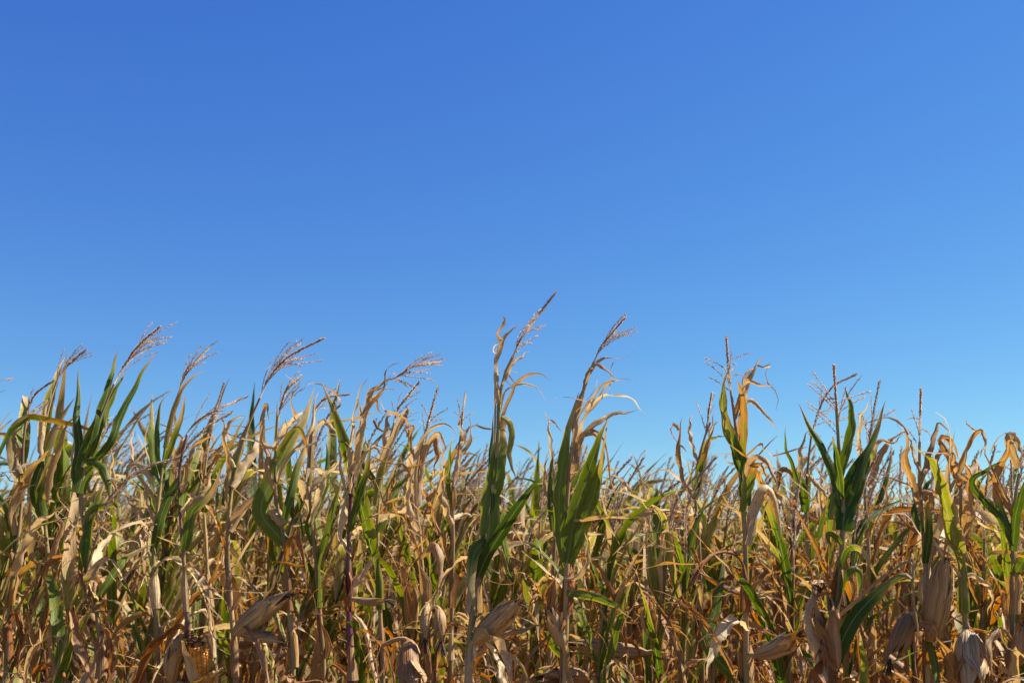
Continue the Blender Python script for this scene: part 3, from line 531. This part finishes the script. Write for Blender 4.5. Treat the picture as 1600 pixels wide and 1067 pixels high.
# left
hero('corn plant whose dry tassel bows over the frame edge', 3.3,
     (8, 1067, 14, 960, 26, 860, 34, 780, 36, 700, 42, 650), ((36, 680, 44, 640, 56, 615, 82, 596), 9, 0.13, 0.5, 0.6),
     [(18, 0.92, 0.15, (32, 740, 20, 690, 0, 680, -20, 690)), (17, 0.6, 0.3, (30, 760, 18, 710, 20, 670, 50, 648, 78, 652)), (22, 0.92, 0.05, (20, 800, 40, 750, 60, 720, 80, 700)),
      (18, 0.1, 0.1, (26, 860, 10, 800, -10, 760)), (20, 0.95, 0.1, (22, 900, 40, 850, 60, 815, 88, 800))], low=7, ups=1, sdry=0.5, spur=0.9)
hero('corn plant with slim tassel on pale bare stem left of broad olive leaves', 3.35,
     (84, 1067, 82, 960, 74, 860, 66, 760, 68, 680, 78, 630, 88, 598), ((86, 604, 94, 585, 110, 566, 134, 547), 7, 0.13, 0.4, 0.6),
     [(14, 0.9, 0.2, (66, 720, 66, 670, 74, 630, 84, 604), dict(roll=1.5)), (22, 0.10, 0.1, (54, 770, 70, 710, 92, 660, 116, 622)), (20, 0.05, 0.1, (70, 820, 62, 780, 80, 720, 100, 690)),
      (16, 0.95, 0.1, (70, 780, 86, 720, 110, 660, 130, 640)), (14, 0.93, 0.3, (74, 880, 94, 830, 88, 800, 108, 790))], low=7, ups=1)
hero('tall windblown corn plant with broad olive leaves and dark drooping tassel above them', 3.1,
     (158, 1067, 152, 960, 138, 860, 126, 780, 138, 710, 158, 650, 178, 600), ((176, 604, 192, 575, 216, 540, 250, 511), 11, 0.19, 0.38, 0.5),
     [(36, 0.12, 0.1, (122, 770, 138, 712, 158, 660, 176, 618, 196, 583), dict(face=0.3, roll=0.5)), (20, 0.15, 0.5, (150, 690, 160, 640, 172, 600, 184, 545), dict(face=0.6)),
      (16, 0.16, 0.1, (174, 690, 186, 655, 206, 618, 224, 580, 245, 548), dict(face=0.3)), (16, 0.03, 0.1, (118, 740, 124, 700, 120, 650, 122, 615, 123, 575), dict(face=0.3)),
      (8, 0.9, 0.0, (112, 730, 115, 690, 116, 650)), (16, 0.2, 0.5, (130, 720, 150, 725, 165, 745, 174, 790)), (14, 0.95, 0.1, (130, 730, 150, 690, 164, 660, 180, 645)),
      (13, 0.95, 0.0, (172, 770, 176, 730, 174, 700)), (14, 0.3, 0.5, (140, 800, 165, 790, 185, 790, 188, 830)), (26, 0.92, 0.03, (140, 905, 150, 870, 168, 845, 196, 818), dict(face=0.0, lit=True, tone=1.0, dep=0.15)),
      (16, 0.05, 0.1, (150, 940, 176, 900, 200, 870, 240, 850))], low=6, sdry=0.5, spur=0.6)
hero('corn plant with feathery rusty tassel and one long pale leaf beside it', 3.3,
     (248, 1067, 244, 960, 240, 860, 248, 780, 258, 700, 270, 640, 280, 612), ((279, 616, 284, 598, 298, 575, 326, 543), 11, 0.14, 0.42, 0.4),
     [(11, 0.55, 0.05, (258, 700, 268, 655, 282, 615, 300, 590, 323, 578), dict(face=0.4)), (16, 0.03, 0.1, (246, 760, 240, 710, 237, 660, 238, 614)), (10, 0.05, 0.1, (246, 710, 246, 660, 252, 630, 262, 615)),
      (12, 0.3, 0.3, (266, 700, 280, 660, 288, 630, 288, 615)), (8, 0.9, 0.2, (216, 740, 206, 700, 208, 660)), (14, 0.95, 0.1, (244, 760, 220, 730, 204, 730, 194, 770)), (18, 0.1, 0.1, (246, 830, 262, 780, 292, 730, 304, 700)),
      (12, 0.95, 0.3, (244, 820, 230, 790, 228, 760, 240, 735))], low=7, sdry=0.45, spur=0.8)
hero('corn plant whose brown tassel lies almost level above the dry thicket', 3.0,
     (296, 1067, 292, 960, 286, 860, 280, 780, 282, 720, 292, 680), ((284, 690, 306, 660, 340, 640, 385, 620), 6, 0.12, 0.5, 0.5),
     [(14, 0.95, 0.2, (284, 770, 300, 710, 312, 690, 340, 680)), (18, 0.06, 0.1, (284, 790, 292, 750, 306, 720, 318, 670)), (12, 0.95, 0.05, (286, 800, 320, 770, 330, 740, 336, 720)), (22, 0.15, 0.1, (288, 860, 300, 800, 330, 770, 344, 730))],
     [(322, 1078, 308, 1000, 56, dict(open_=0.9, kernels=True, brown=0.0, dep=-0.05)), (268, 1067, 292, 990, 34, dict(open_=0.5, brown=0.05))], low=6, spur=0.9)
hero('corn plant with thin dark tassel standing between the level tassel and the feathered one', 3.45,
     (330, 1067, 326, 940, 322, 850, 318, 780, 322, 720, 328, 690), ((322, 710, 330, 675, 338, 640, 350, 600), 6, 0.11, 0.4, 0.3),
     [(12, 0.95, 0.2, (320, 760, 340, 710, 360, 690, 385, 690)), (16, 0.1, 0.1, (318, 800, 332, 750, 356, 700, 384, 650))], low=7, ups=1)
hero('corn plant with the fullest feathery tassel on a long bare stem', 3.15,
     (368, 1067, 362, 960, 356, 860, 360, 780, 374, 710, 392, 655, 406, 622), ((404, 628, 420, 592, 450, 558, 505, 529), 13, 0.21, 0.36, 0.45),
     [(14, 0.9, 0.1, (366, 730, 352, 690, 360, 660, 384, 650)), (20, 0.03, 0.1, (352, 790, 362, 740, 376, 700, 388, 655)), (22, 0.85, 0.05, (362, 760, 380, 730, 400, 700, 412, 670)),
      (13, 0.95, 0.0, (352, 790, 356, 730, 350, 690, 348, 650)), (16, 0.95, 0.4, (412, 760, 420, 720, 412, 690, 402, 665)), (14, 0.95, 0.1, (360, 830, 380, 800, 396, 780, 386, 830))],
     [(366, 990, 452, 926, 42, dict(open_=0.2, brown=0.02, dep=-0.06)), (370, 985, 440, 1002, 24, dict(open_=0.5, brown=0.1))], low=6, spur=0.7, r0=0.0135)
hero('corn plant with one broad smooth green leaf and curled straw leaves', 3.1,
     (458, 1067, 452, 960, 446, 860, 432, 780, 430, 720, 432, 680, 434, 650), ((434, 660, 440, 630, 450, 605, 470, 588), 7, 0.12, 0.5, 0.5),
     [(34, 0.06, 0.05, (408, 800, 424, 750, 446, 705, 474, 660, 492, 605), dict(face=0.25, roll=0.5)), (12, 0.95, 0.05, (432, 700, 410, 690, 412, 640, 418, 632, 420, 660)), (15, 0.9, 0.05, (430, 700, 446, 670, 462, 655, 474, 640)),
      (16, 0.1, 0.1, (452, 780, 462, 740, 476, 700, 486, 660)), (13, 0.45, 0.5, (462, 670, 476, 690, 482, 720)), (14, 0.95, 0.4, (420, 740, 416, 700, 412, 680)), (11, 0.9, 0.1, (446, 720, 484, 680, 490, 650, 496, 610)),
      (26, 0.93, 0.0, (440, 820, 430, 800, 416, 820, 402, 840))], low=7, spur=0.5, sdry=0.45)
hero('corn plant with a small drooping brush tassel beside the broad smooth leaf', 3.4,
     (506, 1067, 500, 960, 492, 860, 484, 780, 486, 700, 492, 648), ((490, 650, 498, 632, 515, 620, 545, 616), 8, 0.09, 0.5, 0.8),
     [(13, 0.5, 0.2, (482, 760, 486, 700, 490, 660, 492, 620)), (10, 0.95, 0.05, (488, 680, 504, 658, 518, 668, 528, 680)), (18, 0.06, 0.1, (484, 820, 500, 780, 512, 740, 510, 690)), (16, 0.9, 0.05, (486, 820, 500, 770, 520, 730, 545, 715))], low=7, ups=1)
hero('straw coloured corn plant bent over in the wind, tassel pointing sideways', 3.05,
     (548, 1067, 545, 960, 545, 860, 548, 780, 556, 710, 568, 650, 582, 612, 604, 594), ((600, 595, 622, 588, 646, 572, 688, 566), 10, 0.12, 0.45, 0.85),
     [(19, 0.93, 0.0, (546, 770, 544, 710, 550, 660, 558, 620, 574, 590), dict(roll=1.0, lit=True, face=0.0, tone=1.0)), (14, 0.92, 0.0, (562, 690, 572, 640, 582, 608, 608, 592), dict(roll=1.3)), (9, 0.9, 0.0, (572, 640, 586, 620, 602, 610, 622, 607)),
      (10, 0.95, 0.75, (576, 628, 584, 622, 590, 634, 594, 648)), (7, 0.92, 0.0, (540, 770, 532, 730, 530, 690, 538, 660)), (18, 0.95, 0.2, (552, 740, 562, 690, 566, 650, 560, 630)),
      (30, 0.93, 0.0, (528, 830, 540, 780, 556, 735, 574, 706, 592, 704), dict(face=0.0, roll=0.7, lit=True, tone=1.0, twist=0.2)), (5, 0.9, 0.0, (570, 706, 590, 696, 612, 704, 622, 718)), (16, 0.08, 0.1, (548, 830, 560, 780, 574, 730, 580, 690)),
      (12, 0.95, 0.0, (552, 960, 572, 985, 580, 1020, 590, 1075, 600, 1110), dict(dep=-0.1)), (20, 0.95, 0.1, (546, 940, 560, 905, 578, 880, 590, 870)), (22, 0.03, 0.1, (548, 970, 553, 1010, 556, 1080))],
     [(552, 936, 604, 937, 17, dict(brown=0.1))], low=6, spur=1.0, sdry=0.85, r0=0.014)
hero('corn plant with a sharp yellow green folded leaf and ragged thin tassel', 3.2,
     (598, 1067, 594, 960, 590, 860, 592, 780, 604, 710, 616, 660), ((612, 675, 622, 640, 636, 620, 654, 598), 7, 0.11, 0.8, 0.5),
     [(17, 0.40, 0.1, (588, 790, 598, 730, 612, 690, 626, 655, 640, 632), dict(face=0.5, roll=1.1)), (17, 0.75, 0.5, (596, 720, 602, 680, 606, 650, 618, 645), dict(roll=1.0)), (9, 0.95, 0.6, (628, 660, 638, 635, 636, 650, 638, 668)),
      (8, 0.9, 0.0, (604, 730, 622, 700, 634, 690, 640, 700)), (12, 0.1, 0.2, (566, 720, 570, 700, 572, 680)), (16, 0.06, 0.1, (592, 830, 610, 790, 622, 760, 648, 735)), (18, 0.93, 0.15, (592, 812, 620, 800, 642, 795, 646, 830))],
     [(640, 1000, 640, 1085, 48, dict(open_=0.9, brown=0.15, dep=-0.08))], low=6, spur=0.3)
hero('corn plant with dry straw leaves arched over like a hook', 3.15,
     (668, 1067, 664, 960, 658, 860, 652, 790, 656, 720, 664, 675), ((662, 690, 668, 662, 675, 638, 684, 606), 6, 0.10, 0.7, 0.2),
     [(15, 0.92, 0.1, (648, 800, 646, 750, 654, 700, 672, 670, 698, 661, 712, 682), dict(roll=1.4)), (16, 0.95, 0.55, (676, 680, 684, 690, 682, 720, 678, 745)), (12, 0.9, 0.1, (666, 700, 684, 678, 694, 700, 690, 720)),
      (9, 0.95, 0.5, (640, 690, 645, 668, 636, 670, 640, 700)), (18, 0.93, 0.35, (654, 790, 660, 740, 664, 700, 670, 680)), (16, 0.95, 0.25, (652, 830, 640, 800, 640, 760, 648, 730)), (20, 0.95, 0.4, (656, 870, 680, 850, 690, 890, 684, 930))],
     [(668, 945, 664, 1000, 24, dict(brown=0.05)), (686, 950, 690, 1006, 28, dict(brown=0.02))], low=6, spur=0.3, sdry=0.85)
hero('corn plant with thin tassel and sickle-shaped leaf left of the tallest plant', 3.35,
     (704, 1067, 706, 960, 708, 860, 708, 780, 714, 720, 720, 680), ((718, 690, 721, 665, 723, 645, 727, 616), 5, 0.09, 0.9, 0.2),
     [(12, 0.95, 0.15, (710, 760, 716, 720, 728, 700, 736, 670, 730, 652)), (9, 0.1, 0.0, (700, 760, 702, 720, 706, 680)), (10, 0.95, 0.1, (712, 740, 720, 700, 726, 680, 722, 665)), (14, 0.93, 0.0, (706, 812, 720, 806, 742, 806)), (16, 0.95, 0.3, (708, 820, 694, 790, 690, 760, 700, 735))], low=7, ups=1)

# ------------------------------------------------------------------ the rows behind: single plants as far as one can tell them apart, then the mass
ROW0, DROW = 2.9, 0.76
def skyline(px): return np.interp(px, (0, 150, 450, 650, 800, 950, 1100, 1250, 1450, 1600), (612, 612, 630, 660, 692, 715, 705, 705, 695, 690))
cand = []; rr = np.random.RandomState(5)
for r in range(0, 24):
    Y = ROW0 + 0.12 + DROW * r + (0 if r else 0.10); half = Y * 0.515 + (1.6 if r < 10 else 0.8); x = -half
    while x < half:
        x += rr.uniform(0.10, 0.21); y = Y + rr.normal(0, 0.05)
        if any(abs(x - hx) < 0.085 and abs(y - hy) < 0.30 for hx, hy, *_ in HEROES): continue
        cand.append((x, y, r, rr.randint(1 << 30)))
def in_view(c): return abs(to_px((c[0], c[1], 1.6))[0] - 800) < 815
N_SINGLE = 300 - len(HEROES)
singles = sorted([c for c in cand if in_view(c)], key=lambda c: c[1])[:N_SINGLE]; sset = {id(c) for c in singles}
rest = [c for c in cand if id(c) not in sset]
def params(c):
    x, y, r, sd = c; rs = np.random.RandomState(sd); px = to_px((x, y, 1.6))[0]; lf = 1 - np.clip(px / 1600, 0, 1)
    H = rs.normal(1.85 + 0.16 * lf, 0.085)
    if r > 4: H -= 0.07 * (1 - lf)
    if r < 3: H = min(H, at(px, skyline(px) + abs(rs.normal(0, 28)), y)[2])
    return rs, H, 0.04 + 0.22 * lf * rs.uniform(0.4, 1.3), np.clip(0.28 + 0.27 * (1 - lf) + rs.normal(0, 0.1), 0.15, 1.1), 0.16 + 0.36 * (1 - lf), 0.15 + 0.5 * lf, px

ROWN = ('first', 'second', 'third', 'fourth', 'fifth', 'sixth', 'seventh', 'eighth', 'ninth', 'tenth', 'eleventh', 'twelfth')
LAND = [(to_px((h[0], h[1], 1.6))[0], h) for h in HEROES]
SHORT = ('the tallest plant', 'the dark green leaf fan', 'the pinkish stalk', 'the pale-edged green leaf', 'the thin leaning plant', 'the open upright tassel', 'the sideways brown tassel', 'the straight grey tassel',
         'the grey hanging ear', 'the whitish leaf', 'the purple stalk at the edge', 'the bowed edge tassel', 'the slim tassel on bare stem', 'the broad olive leaves', 'the feathery rusty tassel', 'the level brown tassel',
         'the thin dark tassel', 'the fullest feathery tassel', 'the broad smooth leaf', 'the drooping brush tassel', 'the bent straw plant', 'the sharp folded leaf', 'the hooked dry leaves', 'the sickle leaf')
used = {}
for c in singles:
    rs, H, lean, dr, br, wind, px = params(c); x, y, r, sd = c; lod = 0 if r < 1 else 1
    g = grow(rs, H, lean, dr, br, lod, wind=wind, nleaf=17 if r < 2 else (14 if r < 4 else 10), z_lo=0.3 if r < 4 else 0.6)
    dl = np.mean([p[2][:, 0].mean() for p in g['leaf']]); look = 'greenish' if dl < 0.42 else ('half-dried' if dl < 0.72 else 'dry brown')
    k = int(np.argmin([abs(px - lp) for lp, _ in LAND])); side = 'behind' if abs(px - LAND[k][0]) < 12 else ('right of' if px > LAND[k][0] else 'left of')
    key = f"{look} corn plant, {ROWN[min(r, 11)]} row, {side} {SHORT[k]}"
    used[key] = used.get(key, 0) + 1
    root = plant_root((x, y, 0), key if used[key] == 1 else key.replace('corn plant', ('', '', 'further corn plant', 'third such corn plant', 'fourth such corn plant', 'fifth such corn plant', 'sixth such corn plant')[min(used[key], 6)]), 'corn plants standing in the rows of the field')
    mesh_obj('stalk', g['stalk'], M_STALK, root)
    for p in g['leaf']:
        tv = p[0][np.argmax(p[0][:, 2])] + [x, y, 0]; tp = to_px(tv)
        if tp[1] > skyline(tp[0]) - (75 if tp[0] < 720 else 30): mesh_obj('leaf', p, M_LEAF, root)
    t = mesh_obj('tassel', g['tassel'][0] if r < 1 else join(g['tassel']), M_TASSEL, root)
    if r < 1:
        for b in g['tassel'][1:]: mesh_obj('tassel_branch', b, M_TASSEL, t)
    if r < 5 and rs.rand() < 0.4:
        hs, sh, sil, _ = g['ear']; e = mesh_obj('ear', join([sh, *hs]), M_HUSK, root)
        if r < 2: mesh_obj('silk', sil, M_SILK, e)

# everything farther back and past the frame reads as one mass
def variant(sd, lf, lod):
    rs = np.random.RandomState(sd); g = grow(rs, 1.0 * rs.normal(1.76 + 0.15 * lf, 0.08), 0.04 + 0.22 * lf * rs.uniform(0.4, 1.3), 0.34 + 0.20 * (1 - lf), 0.16 + 0.34 * (1 - lf), 2, wind=0.15 + 0.5 * lf, nleaf=10 if lod else 11, with_ear=not lod)
    lv = list(g['leaf']); 
    if 'ear' in g: lv += g['ear'][0]
    return join(lv), g['stalk'], join(g['tassel'])
NV = 16; VAR = [[variant(900 + 50 * b + i, 1 - b / 2, True) for i in range(NV)] for b in range(3)]
far = [(rr.uniform(-0.56, 0.56) * y, y, 99, rr.randint(1 << 30)) for y in 21 + 60 * rr.rand(1500) ** 1.3]
acc = ([], [], [])
for c in rest + far:
    x, y, r, sd = c; rs = np.random.RandomState(sd); px = to_px((x, y, 1.6))[0]; b = int(np.clip(px / 1600, 0, 0.999) * 3); V = VAR[b][rs.randint(NV)]
    sc = np.array([rs.choice([0.92, 1.05]), rs.choice([-1, 1]) * rs.uniform(0.9, 1.1), rs.uniform(0.95, 1.05)])
    for q in range(3 if rs.rand() < 0.6 else 2):
        v, f, a, u = V[q]; a = a.copy(); a[:, 1] = np.clip(a[:, 1] + rs.normal(0, 0.1), 0, 1); u = u.copy(); u[:, 2] += rs.rand(); acc[q].append((v * sc + [x, y, 0], f, a, u))
for q, (nm, lab, mt) in enumerate((('corn_leaves_far', 'dry and green leaves of the distant corn rows', M_LEAF), ('corn_stalks_far', 'stalks of the distant corn rows', M_STALK), ('corn_tassels_far', 'tassels of the distant corn rows along the horizon', M_TASSEL))):
    o = mesh_obj(nm, join(acc[q]), mt); o['kind'] = 'stuff'; o['label'] = lab; o['category'] = 'corn field'
# fallen leaves on the soil
rs = np.random.RandomState(77); lit = []
for i in range(900):
    y = rs.uniform(2.2, 9); x = rs.uniform(-1, 1) * (y * 0.55 + 1); a = rs.uniform(0, 6.28); L = rs.uniform(0.1, 0.4); s = np.linspace(0, 1, 6); d = np.array([cos(a), sin(a), 0]); z = 0.035 + 0.02 * np.sin(s * 5 + a)
    C = np.array([x, y, 0]) + np.outer((s - 0.5) * L, d) + np.outer(z, [0, 0, 1.0]); T = np.repeat(d[None], 6, 0); S = np.repeat(np.array([[-d[1], d[0], 0]]), 6, 0); Nn = np.repeat([[0, 0, 1.0]], 6, 0)
    S, Nn = spin(S, Nn, rs.normal(0, 0.5) + s * rs.normal(0, 1)); lit.append(sheet(C, T, S, Nn, 0.025 * np.maximum(0.05, np.sin(np.clip(s * 0.9 + 0.08, 0, 1) * pi)), np.full(6, rs.uniform(0.3, 1.5)), 3, 0.95, rs.uniform(0.1, 0.8), rs.rand(), rs, 0.003))
o = mesh_obj('fallen_leaf_litter', join(lit), M_LEAF); o['kind'] = 'stuff'; o['label'] = 'dry corn leaves littering the soil between the rows'
